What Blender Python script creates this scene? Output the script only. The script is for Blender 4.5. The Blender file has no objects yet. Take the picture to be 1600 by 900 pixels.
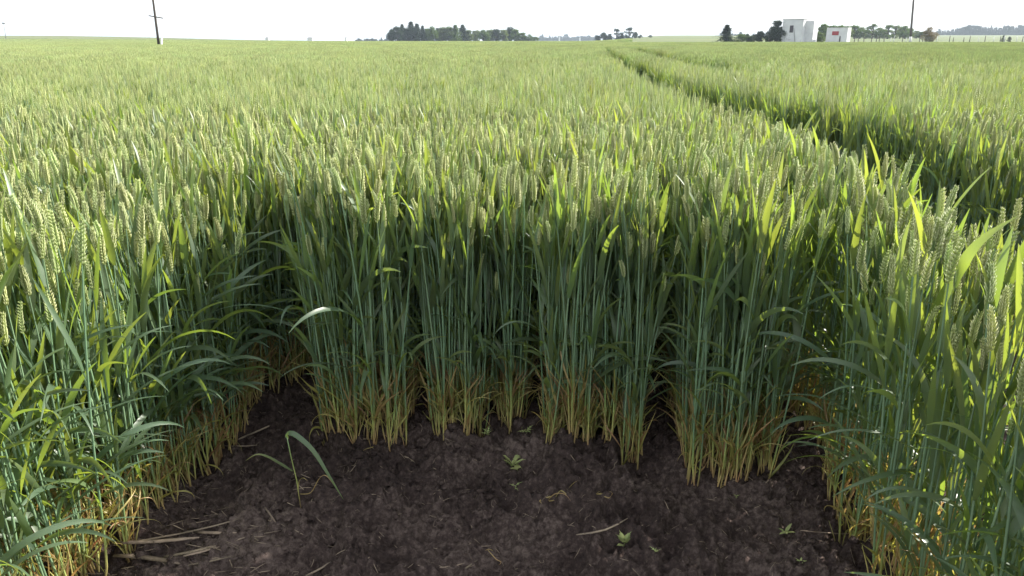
import bpy, math, random
import numpy as np
from mathutils import Vector, noise, Matrix, Euler

# ------------------------------------------------------------------ camera, light
R = math.radians
scn = bpy.context.scene
col = scn.collection
H = 1.3; F = 1164.0; YH = 62.5
PITCH = math.atan((450 - YH) / F); CP, SP = math.cos(PITCH), math.sin(PITCH)
cam = bpy.data.cameras.new('camera'); cam_o = bpy.data.objects.new('camera', cam); col.objects.link(cam_o)
cam.sensor_width = 36; cam.lens = 36 * F / 1600; cam.clip_start = .05; cam.clip_end = 9000
cam_o.location = (0, 0, H); cam_o.rotation_euler = (R(90) - PITCH, 0, 0); scn.camera = cam_o

SUN_AZ, SUN_EL = 62.0, 31.0       # degrees right of the view direction, above the horizon
w = bpy.data.worlds.new('World'); scn.world = w; w.use_nodes = True
nt = w.node_tree; nt.nodes.clear()
wo = nt.nodes.new('ShaderNodeOutputWorld'); bg = nt.nodes.new('ShaderNodeBackground')
sky = nt.nodes.new('ShaderNodeTexSky'); sky.sky_type = 'NISHITA'; sky.sun_disc = False
sky.sun_elevation = R(SUN_EL); sky.sun_rotation = R(SUN_AZ); sky.dust_density = 3.0; sky.air_density = 1.0
# thin bright high cloud over the blue
tc = nt.nodes.new('ShaderNodeTexCoord'); mp = nt.nodes.new('ShaderNodeMapping'); mp.inputs['Scale'].default_value = (1, 1, 5)
nz = nt.nodes.new('ShaderNodeTexNoise'); nz.inputs['Scale'].default_value = 2.2; nz.inputs['Detail'].default_value = 5
cr = nt.nodes.new('ShaderNodeMapRange'); cr.inputs['From Min'].default_value = .3; cr.inputs['From Max'].default_value = .7
cr.inputs['To Min'].default_value = .5; cr.inputs['To Max'].default_value = .9
mx = nt.nodes.new('ShaderNodeMix'); mx.data_type = 'RGBA'
mx.inputs['B'].default_value = (12.5, 13.2, 13.6, 1)
nt.links.new(tc.outputs['Generated'], mp.inputs['Vector']); nt.links.new(mp.outputs['Vector'], nz.inputs['Vector'])
nt.links.new(nz.outputs['Fac'], cr.inputs['Value']); nt.links.new(cr.outputs['Result'], mx.inputs['Factor'])
nt.links.new(sky.outputs['Color'], mx.inputs['A']); nt.links.new(mx.outputs['Result'], bg.inputs['Color'])
bg.inputs['Strength'].default_value = .063; nt.links.new(bg.outputs[0], wo.inputs['Surface'])
sun = bpy.data.lights.new('sun', 'SUN'); sun.energy = 5.0; sun.angle = R(.5); sun.color = (1, .95, .86)
so = bpy.data.objects.new('sun', sun); col.objects.link(so)
sd = Vector((math.sin(R(SUN_AZ)) * math.cos(R(SUN_EL)), math.cos(R(SUN_AZ)) * math.cos(R(SUN_EL)), math.sin(R(SUN_EL))))
so.rotation_euler = sd.to_track_quat('Z', 'Y').to_euler(); so.location = (20, 10, 30)
vs = scn.view_settings; vs.view_transform = 'Standard'; vs.look = 'None'; vs.gamma = 1; vs.exposure = 1.25
scn.cycles.max_bounces = 6; scn.cycles.transparent_max_bounces = 4; scn.cycles.transmission_bounces = 4
scn.cycles.diffuse_bounces = 3; scn.cycles.glossy_bounces = 2; scn.cycles.volume_bounces = 0
scn.cycles.sample_clamp_indirect = 4

def unproj(px, py, z=0.0):
    """photo pixel -> point on the level plane z"""
    a = (px - 800) / F; b = (450 - py) / F
    d = Vector((a, CP + b * SP, -SP + b * CP))
    t = (z - H) / d.z
    return Vector((0, 0, H)) + d * t
def at(px, py, Y):
    """photo pixel -> point at ground distance Y"""
    a = (px - 800) / F; b = (450 - py) / F
    d = Vector((a, CP + b * SP, -SP + b * CP)); t = Y / d.y
    return Vector((0, 0, H)) + d * t

# ------------------------------------------------------------------ helpers
def tag(o, label=None, cat=None, group=None, kind=None):
    for k, v in (('label', label), ('category', cat), ('group', group), ('kind', kind)):
        if v: o[k] = v
    return o
def empty(name, loc, rot=(0, 0, 0), scale=1):
    o = bpy.data.objects.new(name, None); col.objects.link(o); o.location = loc; o.rotation_euler = rot
    o.scale = (scale,) * 3; o.empty_display_size = .05; return o
class MB:
    def __init__(s): s.v = []; s.f = []; s.m = []; s.a = []; s.n = 0
    def add(s, verts, faces, mat=0, age=0.0):
        """age: float or list, one per vertex"""
        b = s.n; s.v.extend(verts); s.n += len(verts)
        for f in faces: s.f.append(tuple(i + b for i in f)); s.m.append(mat)
        if isinstance(age, (list, tuple, np.ndarray)): s.a.extend(age)
        else: s.a.extend([age] * len(verts))
        return s
    def box(s, c, d, mat=0, rot=None):
        c = Vector(c); vs_ = []
        for z in (-.5, .5):
            for y in (-.5, .5):
                for x in (-.5, .5):
                    p = Vector((x * d[0], y * d[1], z * d[2]))
                    if rot: p = rot @ p
                    vs_.append(tuple(c + p))
        return s.add(vs_, [(0, 2, 3, 1), (4, 5, 7, 6), (0, 1, 5, 4), (2, 6, 7, 3), (0, 4, 6, 2), (1, 3, 7, 5)], mat)
    def tube(s, pts, rad, sides=6, mat=0, age=0.0, cap=True):
        vs_ = []; ag = []; fs = []; n = len(pts)
        for i, p in enumerate(pts):
            p = Vector(p); t = (Vector(pts[min(i + 1, n - 1)]) - Vector(pts[max(i - 1, 0)])).normalized()
            u = t.cross(Vector((0, 1, 0.13))).normalized(); w_ = t.cross(u)
            r = rad[i] if hasattr(rad, '__len__') else rad
            for k in range(sides):
                a = 2 * math.pi * k / sides; vs_.append(tuple(p + (u * math.cos(a) + w_ * math.sin(a)) * r))
                ag.append(age[i] if hasattr(age, '__len__') else age)
        for i in range(n - 1):
            for k in range(sides):
                k2 = (k + 1) % sides; fs.append((i * sides + k, i * sides + k2, (i + 1) * sides + k2, (i + 1) * sides + k))
        if cap: fs.append(tuple(range(sides))[::-1]); fs.append(tuple((n - 1) * sides + k for k in range(sides)))
        return s.add(vs_, fs, mat, ag)
    def merge(s, o, M=None, da=0.0):
        vv = o.v if M is None else [tuple(M @ Vector(p)) for p in o.v]
        b = s.n; s.v.extend(vv); s.n += len(vv); s.a.extend([min(1, x + da) for x in o.a])
        s.f.extend([tuple(i + b for i in f) for f in o.f]); s.m.extend(o.m); return s
    def mesh(s, name, mats, smooth=True):
        me = bpy.data.meshes.new(name); me.from_pydata(s.v, [], s.f)
        for m in mats: me.materials.append(m)
        me.polygons.foreach_set('material_index', s.m)
        if smooth: me.polygons.foreach_set('use_smooth', [True] * len(s.f))
        at_ = me.attributes.new('age', 'FLOAT', 'POINT'); at_.data.foreach_set('value', np.array(s.a, dtype=np.float32))
        me.update(); return me
    def build(s, name, mats, parent=None, smooth=True, loc=None):
        if not isinstance(mats, (list, tuple)): mats = [mats]
        o = bpy.data.objects.new(name, s.mesh(name, mats, smooth)); col.objects.link(o)
        if parent is not None: o.parent = parent
        if loc is not None: o.location = loc
        return o

# ------------------------------------------------------------------ materials
def mat(name):
    m = bpy.data.materials.new(name); m.use_nodes = True; n = m.node_tree
    n.nodes.clear(); out = n.nodes.new('ShaderNodeOutputMaterial')
    return m, n, out
def ramp(n, stops, fac):
    r = n.nodes.new('ShaderNodeValToRGB'); e = r.color_ramp.elements
    while len(e) > 1: e.remove(e[-1])
    e[0].position = stops[0][0]; e[0].color = (*stops[0][1], 1)
    for p, c in stops[1:]: q = e.new(p); q.color = (*c, 1)
    n.links.new(fac, r.inputs['Fac']); return r.outputs['Color']
def mathn(n, op, a, b):
    m = n.nodes.new('ShaderNodeMath'); m.operation = op
    for i, x in enumerate((a, b)):
        if hasattr(x, 'links'): n.links.new(x, m.inputs[i])
        else: m.inputs[i].default_value = x
    return m.outputs[0]
def noise_n(n, scale, detail=3, coord='Object', rough=.5):
    t = n.nodes.new('ShaderNodeTexCoord'); z = n.nodes.new('ShaderNodeTexNoise')
    z.inputs['Scale'].default_value = scale; z.inputs['Detail'].default_value = detail; z.inputs['Roughness'].default_value = rough
    n.links.new(t.outputs[coord], z.inputs['Vector']); return z.outputs['Fac']
def hsv_var(n, c, amt_v=.35, amt_h=.03):
    oi = n.nodes.new('ShaderNodeObjectInfo'); g = n.nodes.new('ShaderNodeHueSaturation')
    n.links.new(c, g.inputs['Color'])
    n.links.new(mathn(n, 'MULTIPLY_ADD', oi.outputs['Random'], amt_v), g.inputs['Value'])
    g.inputs['Value'].links[0].from_node.inputs[2].default_value = 1 - amt_v / 2
    r2 = mathn(n, 'FRACT', mathn(n, 'MULTIPLY', oi.outputs['Random'], 7.31), 0)
    h = mathn(n, 'MULTIPLY_ADD', r2, amt_h); h.node.inputs[2].default_value = .5 - amt_h / 2
    n.links.new(h, g.inputs['Hue']); return g.outputs['Color']
def plant_mat(name, refl, trans, tw, rough, spec, streak=0, bump=0):
    m, n, out = mat(name)
    at_ = n.nodes.new('ShaderNodeAttribute'); at_.attribute_name = 'age'
    nz_ = noise_n(n, 30, 2)
    f = mathn(n, 'ADD', at_.outputs['Fac'], mathn(n, 'MULTIPLY', mathn(n, 'SUBTRACT', nz_, .5), .22))
    c1 = hsv_var(n, ramp(n, refl, f), .45, .035); c2 = hsv_var(n, ramp(n, trans, f), .45, .035)
    p = n.nodes.new('ShaderNodeBsdfPrincipled'); n.links.new(c1, p.inputs['Base Color'])
    p.inputs['Roughness'].default_value = rough; p.inputs['Specular IOR Level'].default_value = spec
    if bump:
        b = n.nodes.new('ShaderNodeBump'); b.inputs['Strength'].default_value = bump; b.inputs['Distance'].default_value = .001
        n.links.new(noise_n(n, 900, 1), b.inputs['Height']); n.links.new(b.outputs[0], p.inputs['Normal'])
    if tw:
        t = n.nodes.new('ShaderNodeBsdfTranslucent'); n.links.new(c2, t.inputs['Color'])
        x = n.nodes.new('ShaderNodeMixShader'); x.inputs[0].default_value = tw
        n.links.new(p.outputs[0], x.inputs[1]); n.links.new(t.outputs[0], x.inputs[2]); n.links.new(x.outputs[0], out.inputs['Surface'])
    else: n.links.new(p.outputs[0], out.inputs['Surface'])
    return m
M_leaf = plant_mat('wheat_leaf',
    [(0, (.088, .136, .082)), (.35, (.13, .175, .065)), (.6, (.32, .30, .09)), (.8, (.36, .26, .12)), (1, (.25, .12, .06))],
    [(0, (.32, .43, .045)), (.35, (.43, .49, .06)), (.6, (.55, .45, .08)), (.8, (.5, .3, .1)), (1, (.35, .15, .05))], .40, .42, .6)
M_culm = plant_mat('wheat_culm',
    [(0, (.15, .235, .135)), (.3, (.20, .27, .09)), (.58, (.36, .38, .12)), (.82, (.42, .32, .13)), (1, (.25, .12, .065))],
    [(0, (.2, .3, .05)), (1, (.4, .25, .1))], 0, .42, .55)
M_ear = plant_mat('wheat_ear',
    [(0, (.27, .34, .13)), (.5, (.48, .53, .25)), (1, (.72, .70, .44))],
    [(0, (.43, .53, .11)), (1, (.62, .63, .20))], .35, .45, .5)
WM = [M_culm, M_leaf, M_ear]

def simple(name, c, rough=.8, var=0, nscale=5, c2=None, spec=.4, bump=0, metal=0):
    m, n, out = mat(name); p = n.nodes.new('ShaderNodeBsdfPrincipled')
    p.inputs['Roughness'].default_value = rough; p.inputs['Specular IOR Level'].default_value = spec; p.inputs['Metallic'].default_value = metal
    fz = noise_n(n, nscale, 5)
    c2 = c2 or tuple(x * .7 for x in c)
    cc = ramp(n, [(.3, c2), (.7, c)], fz)
    if var: cc = hsv_var(n, cc, var, .02)
    n.links.new(cc, p.inputs['Base Color'])
    if bump:
        b = n.nodes.new('ShaderNodeBump'); b.inputs['Strength'].default_value = bump; b.inputs['Distance'].default_value = .02
        n.links.new(noise_n(n, nscale * 4, 4), b.inputs['Height']); n.links.new(b.outputs[0], p.inputs['Normal'])
    n.links.new(p.outputs[0], out.inputs['Surface']); return m

def ground_mat():
    m, n, out = mat('soil'); p = n.nodes.new('ShaderNodeBsdfPrincipled')
    big = noise_n(n, 2.2, 3); fine = noise_n(n, 60, 6, rough=.7)
    c1 = ramp(n, [(.36, (.028, .020, .019)), (.5, (.072, .051, .046)), (.60, (.160, .120, .105))], mathn(n, 'ADD', mathn(n, 'MULTIPLY', big, .40), mathn(n, 'MULTIPLY', fine, .60)))
    # far away: pasture and other crops
    geo = n.nodes.new('ShaderNodeNewGeometry'); sx = n.nodes.new('ShaderNodeSeparateXYZ'); n.links.new(geo.outputs['Position'], sx.inputs[0])
    mr = n.nodes.new('ShaderNodeMapRange'); mr.inputs['From Min'].default_value = 155; mr.inputs['From Max'].default_value = 170
    n.links.new(sx.outputs['Y'], mr.inputs['Value'])
    t = n.nodes.new('ShaderNodeTexCoord'); mp_ = n.nodes.new('ShaderNodeMapping'); mp_.inputs['Scale'].default_value = (.004, .02, .004)
    z = n.nodes.new('ShaderNodeTexNoise'); z.inputs['Scale'].default_value = 1.5; z.inputs['Detail'].default_value = 6
    n.links.new(t.outputs['Object'], mp_.inputs[0]); n.links.new(mp_.outputs[0], z.inputs['Vector'])
    c2 = ramp(n, [(.35, (.085, .11, .05)), (.5, (.11, .14, .06)), (.65, (.16, .17, .08))], z.outputs['Fac'])
    x = n.nodes.new('ShaderNodeMix'); x.data_type = 'RGBA'; n.links.new(mr.outputs[0], x.inputs['Factor'])
    n.links.new(c1, x.inputs['A']); n.links.new(c2, x.inputs['B']); n.links.new(x.outputs['Result'], p.inputs['Base Color'])
    p.inputs['Roughness'].default_value = .9; p.inputs['Specular IOR Level'].default_value = .12
    b = n.nodes.new('ShaderNodeBump'); b.inputs['Strength'].default_value = 1; b.inputs['Distance'].default_value = .012
    n.links.new(noise_n(n, 140, 6, rough=.7), b.inputs['Height']); n.links.new(b.outputs[0], p.inputs['Normal'])
    n.links.new(p.outputs[0], out.inputs['Surface']); return m
M_soil = ground_mat()

# ------------------------------------------------------------------ ground, one sheet to the horizon
def fbm(x, y, s, o=4, seed=0):
    return noise.fractal(Vector((x * s + seed * 7.3, y * s - seed * 3.1, seed * 1.7)), .9, 2.1, o)
def far_z(x, y):
    z = 0.0
    def sm(a, b, t): t = max(0, min(1, (t - a) / (b - a))); return t * t * (3 - 2 * t)
    if y > 166:
        ratio = x / y
        z += 4.2 * sm(200, 560, y) * sm(-.16, -.62, ratio)                       # long rise on the left
        z += (5.8 * max(0, min(1, (y - 180) / 720)) + .75 * sm(166, 173, y)) * sm(.085, .20, ratio)       # the land rises to the right
    if y > 1300: z -= (y - 1300) * .002
    return z
def soil_z(x, y):
    if -2.2 < x < 1.9 and 1.0 < y < 3.4:
        e = min(1, (x + 2.2) / .4, (1.9 - x) / .4, (y - 1.0) / .2, (3.4 - y) / .4)
        a = fbm(x, y, 2.6, 3) * .06 + .03 * math.exp(-(((x + .42) / .2) ** 2 + ((y - 1.88) / .13) ** 2))
        r = 1 - abs(fbm(x, y, 9, 4, 2)); b = (r - .7) * .085 * (.4 + max(0, min(1.2, fbm(x, y, 4, 2, 12) + .6)))
        c = (.5 - abs(fbm(x, y, 20, 4, 3))) * .036 + fbm(x, y, 40, 3, 6) * .012
        cl = noise.voronoi(Vector((x * 30 + a * 40, y * 30, 1.0)))[0]; k2 = max(0, fbm(x, y, 5, 2, 8) + .25)
        d = max(0, .6 - cl[0]) * .055 * min(1, k2 * 1.6) + max(0, fbm(x, y, 60, 2, 5)) * .010
        h = -.035 * math.exp(-(((x + .12) / .22) ** 2 + ((y - 2.02) / .12) ** 2)) - .03 * math.exp(-(((x - .55) / .25) ** 2 + ((y - 1.85) / .1) ** 2))
        return e * (a + b + c + d + h)
    return 0.0
def axis(lo, hi, dlo, dhi, step, grow):
    c = list(np.arange(dlo, dhi, step)); s = step; x = c[-1]
    while x < hi: s *= grow; x += s; c.append(x)
    s = step; x = c[0]; pre = []
    while x > lo: s *= grow; x -= s; pre.append(x)
    return pre[::-1] + c
xs = axis(-3500, 3500, -2.1, 1.8, .010, 1.16); ys = sorted(axis(-60, 6000, 1.05, 3.2, .009, 1.13) + [166.0, 169.0, 173.0, 200.0, 250.0, 350.0])
vv = []
for y in ys:
    for x in xs:
        vv.append((x, y, soil_z(x, y) if y < 4 else (far_z(x, y) if y > 165 else 0)))
nx, ny = len(xs), len(ys)
g = MB(); g.add(vv, [(j * nx + i, j * nx + i + 1, (j + 1) * nx + i + 1, (j + 1) * nx + i) for j in range(ny - 1) for i in range(nx - 1)])
tag(g.build('ground', M_soil), kind='structure')

# ------------------------------------------------------------------ wheat: building blocks
def leaf(mb, base, az, e0, droop, L, W, segs, roll=0.0, twist=0.0, age=0.0, age_tip=0.0, matid=1, fold=.25, sway=0.0):
    p = Vector(base); e = e0; a = az; pts = []
    for i in range(segs + 1):
        t = i / segs
        d = Vector((math.cos(a) * math.cos(e), math.sin(a) * math.cos(e), math.sin(e)))
        side = Vector((-math.sin(a), math.cos(a), 0)); nrm = side.cross(d) * -1
        ro = roll + twist * t
        s2 = side * math.cos(ro) + nrm * math.sin(ro); n2 = nrm * math.cos(ro) - side * math.sin(ro)
        wd = W * .5 * min(1, .45 + t * 3.2) * max(0.03, (1 - t ** 2.2)) ** .8
        pts.append((p.copy(), s2, n2, wd)); p = p + d * (L / segs)
        e -= droop / segs * (0.4 + 1.2 * t); a += sway / segs
    v = []; f = []; ag = []
    for i, (q, s_, n_, wd) in enumerate(pts):
        t = i / segs; v += [tuple(q - s_ * wd + n_ * wd * fold), tuple(q), tuple(q + s_ * wd + n_ * wd * fold)]
        ag += [age + age_tip * t * t] * 3
    for i in range(segs):
        b = i * 3; f += [(b, b + 1, b + 4, b + 3), (b + 1, b + 2, b + 5, b + 4)]
    mb.add(v, f, matid, ag)
def culm_path(rng, h, lean, laz, bend=0.012):
    ph = rng.uniform(0, 6.28); ph2 = rng.uniform(0, 6.28)
    sp = rng.uniform(.002, .017)
    def P(z):
        t = z / h; q_ = sp * (1 - math.exp(-z / .05))
        return Vector((math.cos(laz) * (lean * t ** 1.6 + q_) + bend * math.sin(ph) * math.sin(t * 3.1), math.sin(laz) * (lean * t ** 1.6 + q_) + bend * math.sin(ph2) * math.sin(t * 3.1), z))
    return P
AGE_H = [.21]
def age_z(z): 
    t = max(0, min(1, (z - .02) / AGE_H[0])); return .9 * (1 - t) ** 1.3
def culm(mb, P, h, sides, n, nodes=(.11, .27, .45), z0=0.0, da=0):
    zs = [z0 + (h - z0) * (i / n) ** 1.35 for i in range(n + 1)]
    if sides > 4:
        for nd in nodes: zs += [nd - .006, nd, nd + .006]
        zs.sort()
    rad = []; 
    for z in zs:
        r = .0027 if z < .5 else .0027 - .0012 * (z - .5) / max(.01, h - .5)
        if sides > 4 and any(abs(z - nd) < .001 for nd in nodes): r *= 1.35
        rad.append(r)
    mb.tube([P(z) for z in zs], rad, sides, 0, [min(1, age_z(z) + da) for z in zs], cap=False)
def ear(mb, P, h, L, rng, lod):
    base = P(h); t = (P(h) - P(h - .05)).normalized(); ang = rng.uniform(0, 3.14)
    u = t.cross(Vector((math.cos(ang), math.sin(ang), 0))).normalized(); w_ = t.cross(u)
    nod = Vector((math.cos(ang * 2), math.sin(ang * 2), 0)) * rng.uniform(0, .02)
    def q(s): return base + t * (L * s) + nod * s * s
    if lod >= 2:   # distant: lumpy spindle
        n = 5 if lod == 2 else 3; v = []; ag = []; r0 = rng.uniform(.0045, .0062)
        for i in range(n + 1):
            s = i / n; r = r0 * (.5, 1.1, .85, 1.05, .75, .12)[i] if lod == 2 else r0 * (.6, 1.1, .9, .1)[i]
            for k in range(4):
                a = math.pi / 2 * k + i * .6; v.append(tuple(q(s) + (u * math.cos(a) + w_ * math.sin(a) * .8) * r)); ag.append(rng.uniform(0, .5))
        mb.add(v, [(i * 4 + k, i * 4 + (k + 1) % 4, (i + 1) * 4 + (k + 1) % 4, (i + 1) * 4 + k) for i in range(n) for k in range(4)], 2, ag)
        return
    n = 21 if lod == 0 else 13; kw = rng.uniform(.50, .74)
    if lod == 0: mb.tube([q(0), q(.5), q(.97)], [.0016, .0018, .001], 5, 2, .2, cap=False)
    lobes = ((-.55, .9), (.55, .9), (0, 1.05)) if lod == 0 else ((0, 1.25),)
    for i in range(n):
        s = .01 + .93 * i / n; sg = 1 if i % 2 else -1
        sz = kw * (.75 + .5 * math.sin(math.pi * min(1, s * 1.15 + .08)))
        c = q(s) + u * sg * .0024
        for la, k_ in lobes:
            d = (t * 1.0 + u * sg * .42 + w_ * la * .44 + Vector((rng.uniform(-.07, .07),) * 3)).normalized()
            a1 = d.cross(w_).normalized(); a2 = d.cross(a1)
            ln = .0150 * sz * k_; wd = (.0028 if lod == 0 else .0036) * sz
            c2 = c + w_ * la * .0032
            v = []; ag = []; sd_ = 5 if lod == 0 else 4
            for (tt, rr) in ((0, .35), (.35, 1.0), (.72, .8)):
                for k in range(sd_):
                    a = 2 * math.pi * k / sd_; v.append(tuple(c2 + d * ln * tt + (a1 * math.cos(a) + a2 * math.sin(a)) * wd * rr)); ag.append(.1 + .4 * tt)
            v.append(tuple(c2 + d * ln * (1.0 + (rng.uniform(.15, .9) if lod == 0 else .1)))); ag.append(.9)
            f = [(j * sd_ + k, j * sd_ + (k + 1) % sd_, (j + 1) * sd_ + (k + 1) % sd_, (j + 1) * sd_ + k) for j in range(2) for k in range(sd_)]
            f += [(2 * sd_ + k, 2 * sd_ + (k + 1) % sd_, 3 * sd_) for k in range(sd_)]
            mb.add(v, f, 2, ag)

def make_plant(seed, lod, leafy=False, split=False, young=False):
    """one wheat culm with ear and leaves. split=True returns a dict of part -> list of MB"""
    rng = random.Random(seed)
    h = rng.uniform(.735, .845) if not young else rng.uniform(.6, .7)
    AGE_H[0] = rng.uniform(.12, .27)
    P = culm_path(rng, h, rng.uniform(0, .05), rng.uniform(0, 6.28))
    parts = {'stem': [], 'ear': [], 'leaf': [], 'dry_leaf': []}
    c = MB(); culm(c, P, h, {0: 6, 1: 4, 2: 3, 3: 3}[lod], {0: 9, 1: 6, 2: 3, 3: 1}[lod], z0={0: 0, 1: 0, 2: .25, 3: .5}[lod]); parts['stem'].append(c)
    e = MB(); ear(e, P, h, rng.uniform(.070, .102), rng, lod); parts['ear'].append(e)
    sg = {0: 12, 1: 7, 2: 4, 3: 2}[lod]
    def lf(z, **k):
        m = MB(); a = rng.uniform(0, 6.28)
        b = P(z) + Vector((math.cos(a), math.sin(a), 0)) * .002
        leaf(m, b, a, segs=sg, **k); return m
    # flag leaf
    if rng.random() < .92:
        parts['leaf'].append(lf(h - (rng.uniform(.04, .16) if lod == 0 else rng.uniform(.10, .22)), e0=rng.uniform(1.25, 1.5), droop=rng.choice([.1, .2, .35, .6, 1.5]), L=rng.uniform(.14, .22), W=rng.uniform(.015, .021) * (1 if lod == 0 else .72), twist=rng.uniform(-1.6, 1.6), sway=rng.uniform(-.5, .5), age=rng.uniform(-.05, .12)))
    if lod < 3:
        parts['leaf'].append(lf(rng.uniform(.44, .56), e0=rng.uniform(1.22, 1.5), droop=rng.choice([.1, .2, .4, .7, 1.6]), L=rng.uniform(.20, .31), W=rng.uniform(.015, .022), twist=rng.uniform(-2.5, 2.5), sway=rng.uniform(-.8, .8), age=rng.uniform(-.1, .1)))
        if rng.random() < .6: parts['leaf'].append(lf(rng.uniform(.56, .68), e0=rng.uniform(1.25, 1.52), droop=rng.choice([.1, .2, .3, .6]), L=rng.uniform(.16, .24), W=rng.uniform(.014, .020), twist=rng.uniform(-1.5, 1.5), sway=rng.uniform(-.4, .4), age=rng.uniform(-.05, .15)))
    if lod < 2:
        parts['leaf'].append(lf(rng.uniform(.20, .36), e0=rng.uniform(1.1, 1.46), droop=rng.choice([.2, .4, .8, 1.6]), L=rng.uniform(.18, .28), W=rng.uniform(.012, .018), twist=rng.uniform(-2.5, 2.5), sway=rng.uniform(-.8, .8), age=rng.uniform(0, .2), age_tip=rng.uniform(0, .3)))
        if leafy:
            for z in (rng.uniform(.30, .5), rng.uniform(.18, .3)):
                parts['leaf'].append(lf(z, e0=rng.uniform(.6, 1.1), droop=rng.uniform(1.0, 2.0), L=rng.uniform(.20, .32), W=rng.uniform(.014, .021), twist=rng.uniform(-1.5, 1.5), sway=rng.uniform(-.6, .6), age=rng.uniform(-.1, .08)))
    if lod == 0 or (lod == 1 and rng.random() < .5):
        for i in range(rng.choice([3, 4, 6]) if lod == 0 else 1):   # dead basal leaves
            parts['dry_leaf'].append(lf(rng.uniform(.02, .16), e0=rng.uniform(.95, 1.5), droop=rng.choice([.1, .3, .6, 1.2, 3.0]), L=rng.uniform(.06, .20), W=rng.uniform(.003, .009), twist=rng.uniform(-6, 6), sway=rng.uniform(-2, 2), age=rng.uniform(.42, .92), age_tip=.1, fold=.8))
        if lod == 0 and rng.random() < .6:   # dead tiller
            m = MB(); a = rng.uniform(0, 6.28); q = .05
            hh = rng.uniform(.1, .24); m.tube([(0.004 * math.cos(a), .004 * math.sin(a), 0), (.02 * math.cos(a), .02 * math.sin(a), hh * .5), (q * math.cos(a) * .8, q * math.sin(a) * .8, hh)], [.0018, .0018, .0008], 4, 0, [.95, .75, .65], cap=False)
            parts['dry_leaf'].append(m)
    if split: return parts
    mb = MB()
    for k in parts:
        for q in parts[k]: mb.merge(q)
    return mb

# hidden library of shapes for the mass of the crop (never linked to the scene: only the stuff object uses them)
LIB = {}
def libobj(key, mb):
    o = bpy.data.objects.new('crop_shape', mb.mesh('crop_shape', WM)); return o
near_parts = [make_plant(100 + i, 0, leafy=(i % 2 == 1), split=True) for i in range(18)]
near_lib = []
for pr in near_parts:
    mb = MB()
    for k in pr:
        for q in pr[k]: mb.merge(q)
    near_lib.append(libobj('n', mb))
def cluster(seed, n, rad, lod, bank):
    rng = random.Random(seed); mb = MB()
    for i in range(n):
        r = rad * math.sqrt(rng.random()); a = rng.uniform(0, 6.28)
        s = rng.uniform(.93, 1.05)
        M = Matrix.Translation((r * math.cos(a), r * math.sin(a), 0)) @ Euler((rng.gauss(0, .035), rng.gauss(0, .035), rng.uniform(0, 6.28))).to_matrix().to_4x4() @ Matrix.Scale(s, 4)
        mb.merge(rng.choice(bank), M)
    return mb
bank1 = [make_plant(300 + i, 1) for i in range(14)]
bank2 = [make_plant(400 + i, 2) for i in range(14)]
bank3 = [make_plant(500 + i, 3) for i in range(14)]
mid_lib = [libobj('m', cluster(20 + i, 12, .075, 1, bank1)) for i in range(9)]
far_lib = [libobj('f', cluster(40 + i, 115, .27, 2, bank2)) for i in range(6)]
vfar_lib = [libobj('v', cluster(60 + i, 760, .85, 3, bank3)) for i in range(5)]

# ------------------------------------------------------------------ where the crop stands
TA = math.tan(R(6.3))     # the drill rows run a little to the right
def lat(x, y): return x - TA * y
def track_fn(pix, z):
    P = [unproj(px, py, z) for px, py in pix]; P.sort(key=lambda p: p.y)
    Y = np.array([p.y for p in P]); X = np.array([p.x for p in P])
    return Y, X
T1 = track_fn([(938, 67), (943, 75), (950, 85), (966, 98), (1000, 119), (1050, 135), (1110, 153), (1200, 200), (1265, 240), (1345, 300), (1600, 445)], .86)
T2 = track_fn([(958, 67), (975, 73), (1000, 82), (1045, 95), (1095, 106), (1125, 113)], .86)
def in_track(x, y, pad=0.0):
    l = float(np.interp(y, T1[0], T1[1])) - (.07 if y > 4.6 else 0)
    l = max(l, .92 + TA * y) if y < 4.6 else l
    if y < 70 and l - pad < x < l + float(np.interp(y, [3.5, 4.8, 6.3, 8, 12, 30], [.90, .95, .68, .56, .60, .55])) + pad: return True
    if y > T2[0][0]:
        l = np.interp(y, *T2)
        if y < 70 and l - pad < x < l + .55 + .035 * min(y, 12) + pad: return True
    return False
# (lateral from, to, distance at which the row ends)
ENDS = [(-1.2, -.91, 2.62), (-.91, -.62, 2.20), (-.62, -.55, 2.70), (-.55, -.37, 2.26), (-.37, -.32, 2.55), (-.32, -.22, 2.32), (-.22, -.14, 2.85),
        (-.14, .19, 2.14), (.19, .30, 2.85), (.30, .63, 1.98), (.63, .70, 2.6)]
ROWS = [-1.15, -1.05, -.955, -.875, -.815, -.755, -.695, -.64, -.585, -.52, -.46, -.40, -.345, -.29, -.24, -.18, -.11, -.05, .01, .07, .13, .17, .245, .33, .39, .45, .51, .57, .665]
def row_end(u):
    for a, b, y in ENDS:
        if a <= u < b: return y
    return 0.62
def frame_ok(x, y, z=.5, m=.12):
    dep = y * CP + (H - z) * SP
    return dep > .3 and abs(x / dep) * F < 800 * (1 + m) + 60
rng = random.Random(5)
near = []   # (x, y, rz, tiltx, tilty, scale, front-ness)
LEFT, RIGHT = -1.22, .68
YN = 4.6
rows = [(u, 1) for u in ROWS]
u = LEFT
while u > -4.2: rows.append((u, 0)); u -= .10
u = RIGHT + .08
while u < 4.2: rows.append((u, 0)); u += .075 if u < 1.2 else .11
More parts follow.
